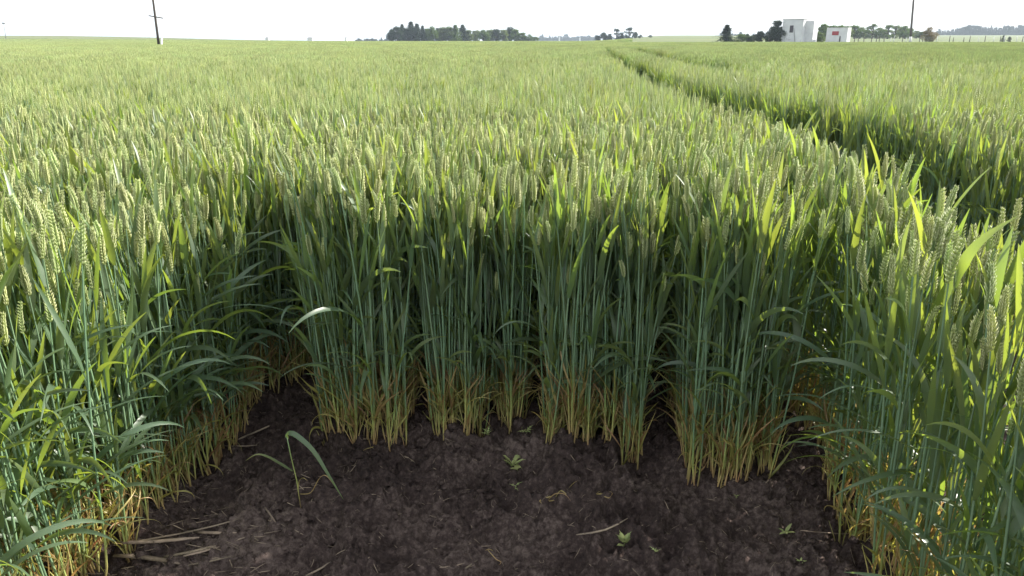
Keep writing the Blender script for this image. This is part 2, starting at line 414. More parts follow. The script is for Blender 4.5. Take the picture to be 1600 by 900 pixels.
for u, c in rows:
    y = row_end(u) if c else .62
    y0 = y + rng.uniform(-.03, .03); y = y0; left_ = 0; cy = y
    while y < YN:
        if left_ <= 0: left_ = rng.choice([1, 2, 3, 3, 4]); cu = u + rng.gauss(0, .012 if c else .02); cy = y
        left_ -= 1
        uu = cu + rng.gauss(0, .009); yk = cy + rng.gauss(0, .009); x = uu + TA * yk
        if not c and (x * x + y * y) < .78 ** 2: y += .02; continue
        if frame_ok(x, yk) and not in_track(x, yk, .01):
            d_end = y - y0
            sc = rng.uniform(.90, 1.05)
            if rng.random() < (.28 if c and d_end < .2 else .09): sc *= rng.uniform(.80, .95)
            tx = rng.gauss(0, .03); ty = rng.gauss(0, .03)
            edge = 0
            if c and d_end < .13: tx += .03 * rng.random(); edge = 1         # front plants lean out a little
            if not c and u > LEFT - .26 and u < 0: ty += rng.uniform(.0, .07); edge = 1
            if not c and 0 < u < RIGHT + .3: ty -= rng.uniform(0, .03); edge = 1
            near.append((x, yk, rng.uniform(0, 6.28), tx, ty, sc, edge, uu, d_end, c))
        y += rng.uniform(.008, .022) * (.62 if c and y - y0 < .3 else .85)
print('near', len(near))
# the 300 that show largest become wheat plants of their own
def score(p):
    x, y, _, _, _, s, edge, u, de, c = p
    dep = y * CP + (H - .5) * SP
    if abs(x / dep) * F > 790: return -1
    if c: s_ = 1.35 if de < .16 else (.5 if de < .3 else 0)
    elif u < 0: s_ = 1.2 if u > LEFT - .08 else (.85 if u > LEFT - .2 else .4)
    else: s_ = 1.15 if u < RIGHT + .12 else .35
    if not c and y > 2.8: s_ *= .5
    return s_ / dep * (1.25 if c else .62)
order = sorted(range(len(near)), key=lambda i: -score(near[i]))
real = set(order[:300])

# ------------------------------------------------------------------ single wheat plants
part_meshes = []
for pr in near_parts:
    L_ = []
    for k in ('stem', 'ear', 'leaf', 'dry_leaf'):
        for q in pr[k]: L_.append((k, q.mesh('wheat_' + k, WM)))
    part_meshes.append(L_)
protos = []
def clump_of(p):
    x, y, _, _, _, s, edge, u, de, c = p
    if not c:
        if u < 0: return 'left_near' if y < 1.45 else 'left_far'
        return 'right_near' if y < 1.5 else 'right_far'
    if u < -.9: return 'back'
    if u < -.6: return 'a'
    if u < -.34: return 'b'
    if u < -.2: return 'c'
    if u < .24: return 'd'
    if u < .66: return 'e'
    return 'f'
CL = {
 'left_near': ('green wheat plant with arching leaves in the stand at the lower left edge of the photo', 'wheat plants of the left stand nearest the viewer'),
 'left_far': ('sunlit wheat plant on the left side of the bare soil, farther back', 'wheat plants along the left side of the bare soil'),
 'right_near': ('tall green wheat plant in the stand at the lower right edge of the photo', 'wheat plants of the right stand nearest the viewer'),
 'right_far': ('wheat plant on the right side of the bare soil, between the soil and the wheel track', 'wheat plants along the right side of the bare soil'),
 'back': ('shaded wheat plant set back in the dark gap behind the drooping seedling', 'wheat plants set back at the left corner of the soil'),
 'a': ('wheat plant with yellow foot in the leftmost clump facing the bare soil', 'wheat plants of the leftmost front clump'),
 'b': ('wheat plant with yellow foot in the second clump from the left facing the bare soil', 'wheat plants of the second front clump'),
 'c': ('wheat plant in the narrow third clump from the left facing the bare soil', 'wheat plants of the narrow third front clump'),
 'd': ('wheat plant with straw coloured foot in the broad middle clump facing the bare soil', 'wheat plants of the broad middle clump'),
 'e': ('wheat plant with orange brown foot in the clump standing farthest forward, right of the middle', 'wheat plants of the forward clump right of the middle'),
 'f': ('wheat plant in the shaded clump with orange foot behind the forward clump at right', 'wheat plants of the shaded clump at right'),
}
rng = random.Random(9)
pts_near = []
for i, p in enumerate(near):
    x, y, rz, tx, ty, s, edge, u, de, c = p
    k = rng.randrange(9) * 2 + (1 if (edge and not c and rng.random() < (.75 if u < 0 else .3)) or (rng.random() < (.12 if c else .25)) else 0)
    if i in real:
        e = empty('wheat_plant', (x, y, soil_z(x, y) - .004), (tx, ty, rz), s)
        cl = CL[clump_of(p)]; tag(e, cl[0], 'wheat plant', cl[1])
        for nm, me in part_meshes[k]:
            o = bpy.data.objects.new(nm, me); col.objects.link(o); o.parent = e
    else: pts_near.append((x, y, soil_z(x, y) - .004, tx, ty, rz, s, k))

# ------------------------------------------------------------------ the mass of the crop: one object
pts = {'near': pts_near, 'mid': [], 'far': [], 'vfar': []}
rng = random.Random(21)
def fill(key, y0, y1, step, nvar, margin=.12, pad=0, jit=.5, smin=.93, smax=1.06):
    y = y0
    while y < y1:
        half = (y * CP + (H - .6) * SP) * 800 / F * (1 + margin) + step * 2 + .3
        x = -half
        while x < half:
            xx = x + rng.uniform(-jit, jit) * step; yy = y + rng.uniform(-jit, jit) * step
            if not in_track(xx, yy, pad):
                und = 1 + .035 * noise.noise(Vector((xx * .35, yy * .35, 0))) + .03 * noise.noise(Vector((xx * .06, yy * .06, 3)))
                pts[key].append((xx, yy, far_z(xx, yy) if yy > 160 else 0, rng.gauss(0, .02), rng.gauss(0, .02), rng.uniform(0, 6.28), rng.uniform(smin, smax) * und, rng.randrange(nvar)))
            x += step
        y += step
fill('mid', YN + .05, 15, .13, len(mid_lib), pad=.05)
fill('far', 15, 46, .40, len(far_lib), pad=.08, smin=.97, smax=1.03)
fill('vfar', 46, 166, 1.45, len(vfar_lib), pad=0, smin=.97, smax=1.03)
fill('vfar', 167, 300, 2.0, len(vfar_lib), pad=0, smin=.97, smax=1.03)
pts['vfar'] = [p for p in pts['vfar'] if p[1] < 166 or p[0] / p[1] < .15]
print({k: len(v) for k, v in pts.items()})

def field_object(name, sets):
    allp = []; lib = []; off = 0
    coll = bpy.data.collections.new('crop_shapes'); n = 0
    for key, L_ in sets:
        for o in L_: o.name = 'crop_shape_%03d' % n; coll.objects.link(o); n += 1
        for p in pts[key]: allp.append((*p[:7], p[7] + off))
        off += len(L_)
    A = np.array(allp, dtype=np.float32)
    me = bpy.data.meshes.new(name); me.vertices.add(len(A)); me.vertices.foreach_set('co', A[:, :3].ravel())
    r = me.attributes.new('rot', 'FLOAT_VECTOR', 'POINT'); r.data.foreach_set('vector', A[:, 3:6].ravel())
    s = me.attributes.new('scl', 'FLOAT', 'POINT'); s.data.foreach_set('value', A[:, 6].copy())
    d = me.attributes.new('idx', 'INT', 'POINT'); d.data.foreach_set('value', A[:, 7].astype(np.int32))
    for m in WM: me.materials.append(m)
    o = bpy.data.objects.new(name, me); col.objects.link(o)
    ng = bpy.data.node_groups.new('crop', 'GeometryNodeTree')
    ng.interface.new_socket('Geometry', in_out='INPUT', socket_type='NodeSocketGeometry')
    ng.interface.new_socket('Geometry', in_out='OUTPUT', socket_type='NodeSocketGeometry')
    N = ng.nodes; gi = N.new('NodeGroupInput'); go = N.new('NodeGroupOutput')
    iop = N.new('GeometryNodeInstanceOnPoints'); ci = N.new('GeometryNodeCollectionInfo')
    ci.inputs['Collection'].default_value = coll; ci.inputs['Separate Children'].default_value = True; ci.inputs['Reset Children'].default_value = True
    def na(nm, ty):
        q = N.new('GeometryNodeInputNamedAttribute'); q.data_type = ty; q.inputs['Name'].default_value = nm; return [z for z in q.outputs if z.enabled and z.name == 'Attribute'][0]
    er = N.new('FunctionNodeEulerToRotation')
    l = ng.links; l.new(gi.outputs[0], iop.inputs['Points']); l.new(ci.outputs[0], iop.inputs['Instance'])
    iop.inputs['Pick Instance'].default_value = True
    l.new(na('idx', 'INT'), iop.inputs['Instance Index']); l.new(na('rot', 'FLOAT_VECTOR'), er.inputs[0]); l.new(er.outputs[0], iop.inputs['Rotation'])
    l.new(na('scl', 'FLOAT'), iop.inputs['Scale']); l.new(iop.outputs[0], go.inputs[0])
    md = o.modifiers.new('crop', 'NODES'); md.node_group = ng
    return o
fo = field_object('wheat_crop', [('near', near_lib), ('mid', mid_lib), ('far', far_lib), ('vfar', vfar_lib)])
tag(fo, 'green wheat crop in ear filling the field up to the horizon', 'wheat crop', kind='stuff')

# ------------------------------------------------------------------ soil crumbs and straw litter
def rock(mb, c, r, rng, sub=1):
    import bmesh
    bm = bmesh.new(); bmesh.ops.create_icosphere(bm, subdivisions=sub, radius=1)
    sx_, sy_, sz_ = rng.uniform(.7, 1.3), rng.uniform(.7, 1.3), rng.uniform(.5, .9); k = rng.uniform(0, 99)
    v = []
    for q in bm.verts:
        d = 1 + .55 * noise.noise(q.co * 1.4 + Vector((k, 0, 0))) + .25 * noise.noise(q.co * 3.5 + Vector((0, k, 0)))
        v.append((c[0] + q.co.x * r * sx_ * d, c[1] + q.co.y * r * sy_ * d, c[2] + q.co.z * r * sz_ * d))
    f = [tuple(q.index for q in fc.verts) for fc in bm.faces]; bm.free(); mb.add(v, f)
rng = random.Random(77); mb = MB()
for i in range(9000):
    y = rng.uniform(1.45, 2.75); x = rng.uniform(-1.25, 1.1) + TA * y
    if fbm(x, y, 3, 2, 9) < rng.uniform(-.3, .3): continue
    r = .0020 + .0100 * rng.random() ** 3 + (rng.uniform(.006, .018) if rng.random() < .018 else 0)
    rock(mb, (x, y, soil_z(x, y) + r * .2), r, rng, 3 if r > .013 else 2 if r > .006 else 1)
tag(mb.build('soil_crumbs', M_soil, smooth=False), 'loose dark soil crumbs and clods on the bare patch', 'soil crumbs', kind='stuff')
M_straw = simple('straw', (.34, .26, .19), .8, var=.5, nscale=22, c2=(.10, .075, .058), bump=.4)
rng = random.Random(78); mb = MB()
def straw(mb, x, y, a, L, r, bend=0, flat=.5, rng=rng):
    n = 4; p = []; e = []
    for sg in (-.5, .5): xx, yy = x + math.cos(a) * L * sg, y + math.sin(a) * L * sg; e.append(soil_z(xx, yy))
    zc = max((e[0] + e[1]) / 2, soil_z(x, y)); 
    for i in range(n + 1):
        t = i / n - .5; k = bend * (t * t * 4 - 1) * L + rng.gauss(0, .004) * L
        p.append((x + math.cos(a) * L * t - math.sin(a) * k, y + math.sin(a) * L * t + math.cos(a) * k, zc + (e[1] - e[0]) * t * .6 + r * .8))
    s0 = mb.n; mb.tube(p, [r * .7, r * 1.05, r, r * .95, r * .4], 5)
    for i in range(s0, mb.n):       # flattened, split stems
        q = p[(i - s0) // 5]; v = mb.v[i]; mb.v[i] = (v[0], v[1], q[2] + (v[2] - q[2]) * .55)
for i in range(1500):
    y = rng.uniform(1.45, 2.7); u = rng.uniform(-1.25, .85); x = u + TA * y
    lft = u < -.8 and y < 1.95
    if not lft and rng.random() < .5: continue
    straw(mb, x, y, rng.uniform(0, 3.14) if not lft else rng.gauss(-.2, .5), rng.uniform(.006, .035) * (1.9 if lft else 1), rng.uniform(.0004, .0012) * (1.4 if lft else 1), rng.gauss(0, .05))
for i in range(420):       # fine roots and threads
    y = rng.uniform(1.45, 2.6); x = rng.uniform(-1.2, .85) + TA * y
    if fbm(x, y, 4, 2, 15) < rng.uniform(-.3, .4): continue
    a = rng.uniform(0, 6.28); q = []; xx, yy = x, y; k = rng.gauss(0, .6); z0 = soil_z(x, y) + .002; st = rng.uniform(.003, .010)
    for j in range(6): q.append((xx, yy, max(z0, soil_z(xx, yy) + .001) + rng.uniform(0, .004))); xx += math.cos(a) * st; yy += math.sin(a) * st; a += k + rng.gauss(0, .3)
    mb.tube(q, rng.uniform(.0003, .0008), 4)
tag(mb.build('straw_litter', M_straw), 'small bleached straw and root fragments strewn over the dark soil', 'straw litter', kind='stuff')
# larger pieces one can point at: (photo px, py, angle in degrees, length, radius, bend, label)
STR = [(290, 848, 14, .34, .0035, .05, 'long pale straw stalk lying by the foot of the left stand'),
       (322, 868, 20, .20, .006, .03, 'broad flattened maize stalk piece at the lower left of the soil'),
       (268, 880, -32, .17, .006, -.05, 'curled tan husk on the sunlit soil at the bottom left'),
       (300, 893, 8, .20, .004, .04, 'tan stalk fragment at the bottom edge below the flattened stalk'),
       (425, 828, -52, .08, .0028, 0, 'short grey straw forming the left arm of a V below the seedling'),
       (441, 822, 66, .07, .0028, .02, 'short grey straw forming the right arm of a V below the seedling'),
       (395, 672, 28, .16, .005, .02, 'weathered brown stalk lying at the foot of the left rear corner'),
       (372, 690, -12, .14, .0045, .05, 'weathered stalk chip at the left edge of the soil'),
       (500, 885, 38, .08, .0035, .05, 'pale bark like chip at the bottom of the soil, left of the middle'),
       (640, 720, -42, .05, .0045, 0, 'grey stub of straw on the soil in front of the leftmost clump'),
       (735, 885, 62, .07, .0028, 0, 'thin upright lying straw at the bottom middle of the soil'),
       (940, 848, 24, .16, .0035, .10, 'pale curved straw left of the feathery green weed'),
       (690, 893, 14, .12, .003, .12, 'orange brown root piece at the bottom middle edge'),
       (248, 868, 5, .22, .007, .02, 'wide tan husk strip lying under the left stand, upper one'),
       (232, 890, -14, .20, .008, -.03, 'wide tan husk strip at the bottom left corner of the soil'),
       (340, 850, -8, .12, .006, .03, 'split tan stalk piece right of the long pale stalk'),
       (318, 882, 40, .09, .004, .02, 'pale stalk piece slanting up at the bottom left'),
       (1290, 838, -4, .14, .0016, .02, 'thin grey straw lying before the right stand')]
rng = random.Random(80)
for px, py, a, L, r, b, lb in STR:
    p = unproj(px, py, 0); m = MB(); straw(m, p.x, p.y, R(a) * 1.0, L, r, b)
    tag(m.build('straw_piece', M_straw), lb, 'straw', 'larger straw pieces on the bare soil')

# ------------------------------------------------------------------ small plants on the soil
def ground_at(px, py): p = unproj(px, py, 0); return Vector((p.x, p.y, soil_z(p.x, p.y)))
b0 = ground_at(472, 812)
sdl = empty('wheat_seedling', b0); tag(sdl, 'lone drooping wheat seedling standing on the soil at the left', 'wheat seedling')
D = b0.y * CP + (H - .1) * SP; U = D / F   # metres per photo pixel there
def rel(px, py, dy=0): return Vector(((px - 472) * U, dy, (812 - py) * U / math.cos(PITCH)))
m = MB(); m.tube([rel(472, 812), rel(470, 760), rel(465, 720), rel(462, 688)], [.0014, .0017, .0016, .0014], 6, 0, [.9, .5, .3, .1]); m.build('stem', WM, sdl)
def ribbon(parent, name, pp, W, ages, wf=None, dy=None):
    m = MB(); v = []; ag = []; n = len(pp)
    cr_ = []
    # Catmull-Rom refine
    Q = []
    for i in range(n - 1):
        p0, p1, p2, p3 = pp[max(i - 1, 0)], pp[i], pp[i + 1], pp[min(i + 2, n - 1)]
        for k in range(4):
            t = k / 4; Q.append((0.5 * ((2 * p1) + (p2 - p0) * t + (2 * p0 - 5 * p1 + 4 * p2 - p3) * t * t + (3 * p1 - p0 - 3 * p2 + p3) * t ** 3), (i + t) / (n - 1)))
    Q.append((pp[-1], 1.0))
    for i, (q, t) in enumerate(Q):
        tg = (Q[min(i + 1, len(Q) - 1)][0] - Q[max(i - 1, 0)][0]).normalized()
        s_ = tg.cross(Vector((0.15, -.35, .9))).normalized(); 
        wd = W * .5 * min(1, .4 + 3 * t) * max(.04, 1 - t ** 2.4)
        nn = s_.cross(tg)
        v += [tuple(q - s_ * wd + nn * wd * .35), tuple(q), tuple(q + s_ * wd + nn * wd * .35)]; ag += [ages[0] + (ages[1] - ages[0]) * t] * 3
    f = []
    for i in range(len(Q) - 1): b = i * 3; f += [(b, b + 1, b + 4, b + 3), (b + 1, b + 2, b + 5, b + 4)]
    m.add(v, f, 1, ag); return m.build(name, WM, parent)
ribbon(sdl, 'leaf', [rel(462, 690), rel(466, 683), rel(480, 685, -.01), rel(505, 702, -.03), rel(528, 735, -.05), rel(549, 772, -.06)], .018, (0, .25))
ribbon(sdl, 'leaf', [rel(465, 745), rel(450, 730, -.01), rel(432, 714, -.02), rel(418, 708, -.03), rel(403, 715, -.04)], .009, (.1, .55))
ribbon(sdl, 'dry_leaf', [rel(473, 784), rel(492, 778, -.01), rel(508, 752, -.02), rel(520, 742, -.03), rel(530, 755, -.03), rel(541, 774, -.03)], .004, (.75, .8))
ribbon(sdl, 'dry_leaf', [rel(471, 775), rel(474, 762, .0), rel(482, 753, -.01), rel(491, 755, -.02)], .004, (.7, .8))
M_weed = plant_mat('weed_leaf', [(0, (.34, .38, .16)), (.5, (.40, .40, .18)), (1, (.3, .2, .1))], [(0, (.25, .4, .08)), (1, (.4, .4, .1))], .3, .6, .3)
def weed(px, py, size, n, lobes, label, seed, age=0.0, up=.5):
    rg = random.Random(seed); p = ground_at(px, py); e = empty('weed_seedling', p); tag(e, label, 'weed', 'weed seedlings on the bare soil')
    m = MB(); m.tube([(0, 0, -.004), (0, 0, size * .25), (.002, 0, size * .4)], .0009, 5, 0, age); m.build('stem', M_weed, e)
    for i in range(n):
        a = i * 2.4 + rg.uniform(-.4, .4); el = rg.uniform(up - .3, up + .4); L = size * rg.uniform(.6, 1.1)
        m = MB(); b = (0, 0, size * rg.uniform(.1, .4))
        leaf(m, b, a, el, rg.uniform(.3, 1.0), L, L * .12 if lobes else L * .34, 6, age=age, matid=0, fold=.15)
        d = Vector((math.cos(a) * math.cos(el), math.sin(a) * math.cos(el), math.sin(el)))
        for j in range(lobes):      # toothed side lobes
            t = .3 + .6 * j / lobes
            for sg in (-1, 1):
                leaf(m, Vector(b) + d * L * t * .92 + Vector((0, 0, -.25 * L * t * t * .5)), a + sg * .95, el * .5, .2, L * .38 * (1.15 - t), L * .12, 3, age=age + .1, matid=0, fold=.1)
        m.build('leaf', M_weed, e)
weed(800, 728, .06, 10, 5, 'pale toothed weed seedling in the middle of the soil before the clumps', 1)
weed(762, 690, .035, 5, 2, 'small pale weed at the foot of the second clump', 2)
weed(822, 688, .035, 5, 2, 'small grey green weed between the narrow clump and the middle clump', 3)
weed(870, 706, .028, 4, 2, 'tiny weed at the left foot of the broad middle clump', 4)
weed(805, 765, .028, 4, 1, 'tiny dull weed just below the pale toothed weed', 5)
weed(975, 862, .034, 16, 6, 'feathery bright green weed near the bottom middle of the soil', 6, up=.8)
weed(1228, 832, .028, 5, 0, 'small round leaved weed standing in the shade at right', 7)
weed(1210, 798, .02, 4, 0, 'tiny weed above the round leaved weed at right', 8)
weed(1150, 778, .02, 5, 1, 'tiny weed at the foot of the forward clump', 9)
weed(1248, 895, .022, 5, 0, 'bright little weed at the bottom edge right of the middle', 10)
weed(985, 765, .022, 5, 1, 'dim weed on the soil in front of the middle clump', 11)
weed(1022, 885, .02, 4, 1, 'little weed at the bottom edge beside the feathery weed', 12)
def dry_tuft(px, py, paths, label, W=.005):
    p = ground_at(px, py); U_ = (p.y * CP + (H - .05) * SP) / F
    e = empty('dry_tuft', p); tag(e, label, 'dry plant', 'withered plants on the bare soil')
    for i, pa in enumerate(paths):
        ribbon(e, 'dry_leaf', [Vector(((qx - px) * U_, -.012 * k + .01 * i, max(.001, (py - qy) * U_ * 1.02))) for k, (qx, qy) in enumerate(pa)], W, (.72, .85))
dry_tuft(868, 792, [[(866, 800), (856, 788), (866, 772), (880, 768), (890, 776)], [(868, 790), (876, 774), (888, 782), (892, 792)], [(862, 798), (850, 806), (843, 826), (846, 832)], [(890, 780), (896, 768), (903, 758)]], 'withered curled leaf tuft in the middle right of the soil')
dry_tuft(945, 800, [[(940, 812), (950, 800), (953, 786), (946, 780)], [(944, 806), (930, 796), (936, 786)]], 'small withered tuft right of the curled leaf tuft')
dry_tuft(582, 712, [[(580, 716), (578, 690), (578, 665), (577, 645)], [(580, 712), (584, 722), (575, 740), (570, 755)]], 'single bleached stub standing in front of the leftmost clump', .004)
dry_tuft(775, 862, [[(762, 850), (775, 862), (783, 880), (780, 892)], [(770, 856), (764, 848), (758, 845)]], 'reddish curled root thread at the bottom middle', .003)
# one long leaf arching out of the right stand
lp = unproj(1440, 870, 0); U3 = (lp.y * CP + 1.0 * SP) / F

def special(base, h, label, leaf_pts, W, ages):
    e = empty('wheat_plant', base); tag(e, label, 'wheat plant')
    for nm, me in part_meshes[4]:
        if nm in ('stem', 'ear', 'dry_leaf'): o = bpy.data.objects.new(nm, me); col.objects.link(o); o.parent = e
    ribbon(e, 'leaf', [q - base for q in leaf_pts], W, ages)
bs = Vector((at(1441, 740, 1.50).x, 1.50, 0))
special(bs, .8, 'wheat plant of the right stand whose long pale leaf arches left over the soil', [at(1441, 775, 1.50), at(1436, 745, 1.49), at(1412, 738, 1.48), at(1370, 746, 1.46), at(1335, 758, 1.45), at(1300, 776, 1.44)], .017, (0, .2))
bs = Vector((at(1496, 440, 1.40).x, 1.40, 0))
special(bs, .8, 'wheat plant with one broad bright leaf pointing up to the right, at the right edge', [at(1492, 450, 1.40), at(1503, 415, 1.395), at(1525, 385, 1.39), at(1555, 360, 1.385), at(1590, 338, 1.38)], .022, (0.05, .2))
# ------------------------------------------------------------------ background
M_pole = simple('pole_wood', (.085, .07, .06), .85, nscale=3)
M_white = simple('whitewash', (.60, .60, .62), .8, nscale=.8, c2=(.50, .50, .53), bump=.1)
M_conc = simple('pale_base', (.7, .7, .68), .8)
M_metal = simple('dull_metal', (.25, .25, .25), .5)
M_dark = simple('dark_opening', (.05, .04, .05), .6); M_red = simple('red_board', (.26, .03, .04), .6, c2=(.3, .03, .04))
M_roof = simple('grey_roof', (.3, .3, .3), .8)
# leaning wooden pole in the field at left
def gz(p): return far_z(p.x, p.y)
YP = 72
b = at(250, 84, YP); b.z = 0; top = at(236.5, -20, YP)
po = empty('utility_pole', b); tag(po, 'leaning dark wooden pole with a crossbar and pale foot, in the crop at left', 'utility pole', 'poles standing along the fields')
dr = top - b; m = MB(); m.tube([dr * t for t in (.16, .4, .7, 1.0)], [.12, .11, .10, .085], 10); m.build('shaft', M_pole, po)
m = MB(); ft = at(250, 57, YP) - b; m.tube([Vector((.14, 0, -.1)), Vector((.13, 0, 0)), ft + Vector((.12, 0, -.1))], .09, 10); m.build('foot', M_conc, po)
c1 = at(233.5, 24.5, YP) - b; c2 = at(256, 28.5, YP) - b
m = MB(); m.tube([c1 + Vector((0, -.15, 0)), (c1 + c2) / 2 + Vector((0, -.15, 0)), c2 + Vector((0, -.15, 0))], .05, 6); m.build('crossbar', M_pole, po)
# pole at right
YP = 176
b = at(1423, 60, YP); b.z = gz(b); po = empty('utility_pole', b); tag(po, 'tall slim wooden pole by the fence right of the white buildings', 'utility pole', 'poles standing along the fields')
dr = at(1428.5, -12, YP) - b; m = MB(); m.tube([dr * t for t in (0.12, .4, .7, 1.0)], [.27, .24, .22, .2], 10); m.build('shaft', M_pole, po)
m = MB(); m.tube([Vector((0, 0, -.2)), dr * .12], .3, 10); m.build('foot', M_conc, po)
# little lamp pole at far left
YP = 300
b = at(8.5, 58, YP); b.z = gz(b); po = empty('lamp_pole', b); tag(po, 'tiny far lamp pole on the crest at the left edge', 'lamp pole')
tp = at(6, 37, YP) - b; m = MB(); m.tube([Vector((0, 0, -.5)), tp * .5, tp], [.14, .12, .1], 6); m.build('shaft', M_metal, po)
m = MB(); m.box(tp + Vector((-.1, 0, .15)), (1.0, .4, .5)); m.build('lamp_head', M_metal, po)

# white block building (tall) with a lower rear wing
YB = 172
def base(px, Y): p = at(px, 63, Y); return Vector((p.x, p.y, far_z(p.x, p.y)))
sc = YB / F / CP * CP ** 2   # metres per pixel across at that distance (approx)
mpp = (YB * CP) / F
e = empty('white_building', base(1248, YB), (0, 0, R(-36))); tag(e, 'tall white windowless block building with one dark opening, standing behind the crop', 'building')
W_ = 34 * mpp; Ht = at(1240, 31, YB).z - e.location.z
m = MB(); m.box((-1.0, 0, Ht / 2 - .2), (W_ * .92, 4.2, Ht + .4)); m.build('wall', M_white, e, smooth=False)
m = MB(); m.box((-1.0 + W_ * .46 + .85, 1.6, Ht / 2 - .25), (1.7, 3.4, Ht + .1)); m.build('rear_wing', M_white, e, smooth=False)
m = MB(); m.box((-1.0, 0, Ht + .07), (W_ * .92 + .16, 4.36, .14)); m.build('roof', M_roof, e, smooth=False)
m = MB(); m.box((-1.2, -2.12, Ht - 1.9), (.75, .08, 1.45)); m.build('opening', M_dark, e, smooth=False)
m = MB(); m.tube([(-.72, -2.2, Ht - 1.7), (-.45, -2.2, Ht - 2.9), (-.1, -2.2, 0)], .05, 5); m.build('pipe', M_metal, e)
e = empty('white_hut', base(1309, YB), (0, 0, R(-36))); tag(e, 'low white hut with a red board, right of the tall white block', 'building')
H2 = at(1309, 44, YB).z - e.location.z; W2 = 31 * mpp
m = MB(); m.box((0, 0, H2 / 2 - .2), (W2, 3.0, H2 + .4)); m.build('wall', M_white, e, smooth=False)
m = MB(); m.box((0, 0, H2 + .05), (W2 + .1, 3.1, .10)); m.build('roof', M_conc, e, smooth=False)
m = MB(); m.box((-.3, -1.54, H2 - 1.05), (1.35, .08, .8)); m.build('red_board', M_red, e, smooth=False)
m = MB(); m.box((.75, -1.54, .75), (.22, .06, 1.3)); m.build('opening', M_dark, e, smooth=False)
# fence
fe = empty('fence', base(1470, 174)); tag(fe, 'post and wire fence along the far edge of the crop at right', 'fence'); f0 = fe.location
for px in [1334, 1341, 1350, 1362, 1369, 1374, 1381, 1392, 1396, 1410, 1416, 1437, 1441, 1464, 1483, 1489, 1506, 1515, 1528, 1539, 1552, 1563, 1568, 1577, 1588, 1597, 1606]:
    q = base(px + (hash(px) % 3) * .5, 174) - f0; m = MB()
    hh = 1.25 + .2 * math.sin(px * 3.7); lean = .05 * math.sin(px)
    m.tube([q + Vector((0, 0, -.3)), q + Vector((lean, 0, hh))], [.085, .075], 6); m.build('post', M_pole if px % 4 else M_conc, fe)
for zz in (.35, .75, 1.1):
    m = MB(); m.tube([base(px, 174) - f0 + Vector((0, 0, zz)) for px in range(1332, 1622, 24)], .012, 4); m.build('wire', M_metal, fe)

# trees
def foliage(name, c, t):
    m, n, out = mat(name); nz_ = noise_n(n, .5, 3)
    cc = hsv_var(n, ramp(n, [(.3, tuple(x * .75 for x in c)), (.7, tuple(x * 1.25 for x in c))], nz_), .3, .03)
    p = n.nodes.new('ShaderNodeBsdfPrincipled'); n.links.new(cc, p.inputs['Base Color']); p.inputs['Roughness'].default_value = .7; p.inputs['Specular IOR Level'].default_value = .2
    tr = n.nodes.new('ShaderNodeBsdfTranslucent'); tr.inputs['Color'].default_value = (*t, 1)
    x = n.nodes.new('ShaderNodeMixShader'); x.inputs[0].default_value = .25
    n.links.new(p.outputs[0], x.inputs[1]); n.links.new(tr.outputs[0], x.inputs[2]); n.links.new(x.outputs[0], out.inputs['Surface']); return m
M_fd = foliage('dark_needles', (.022, .04, .022), (.04, .08, .02)); M_fm = foliage('green_leaves', (.07, .11, .035), (.15, .25, .04)); M_fl = foliage('pale_leaves', (.11, .14, .06), (.2, .28, .07)); M_fo = foliage('orange_tinged_leaves', (.09, .09, .04), (.3, .2, .08))
M_bark = simple('bark', (.08, .065, .05), .9, nscale=3)
def quadleaf(v, f, p, s, rg):
    a = Vector((rg.gauss(0, 1), rg.gauss(0, 1), rg.gauss(0, 1))).normalized(); b = a.orthogonal().normalized(); c = a.cross(b); n = len(v)
    v += [tuple(p + b * s), tuple(p + c * s * .7), tuple(p - b * s), tuple(p - c * s * .7)]; f.append((n, n + 1, n + 2, n + 3))
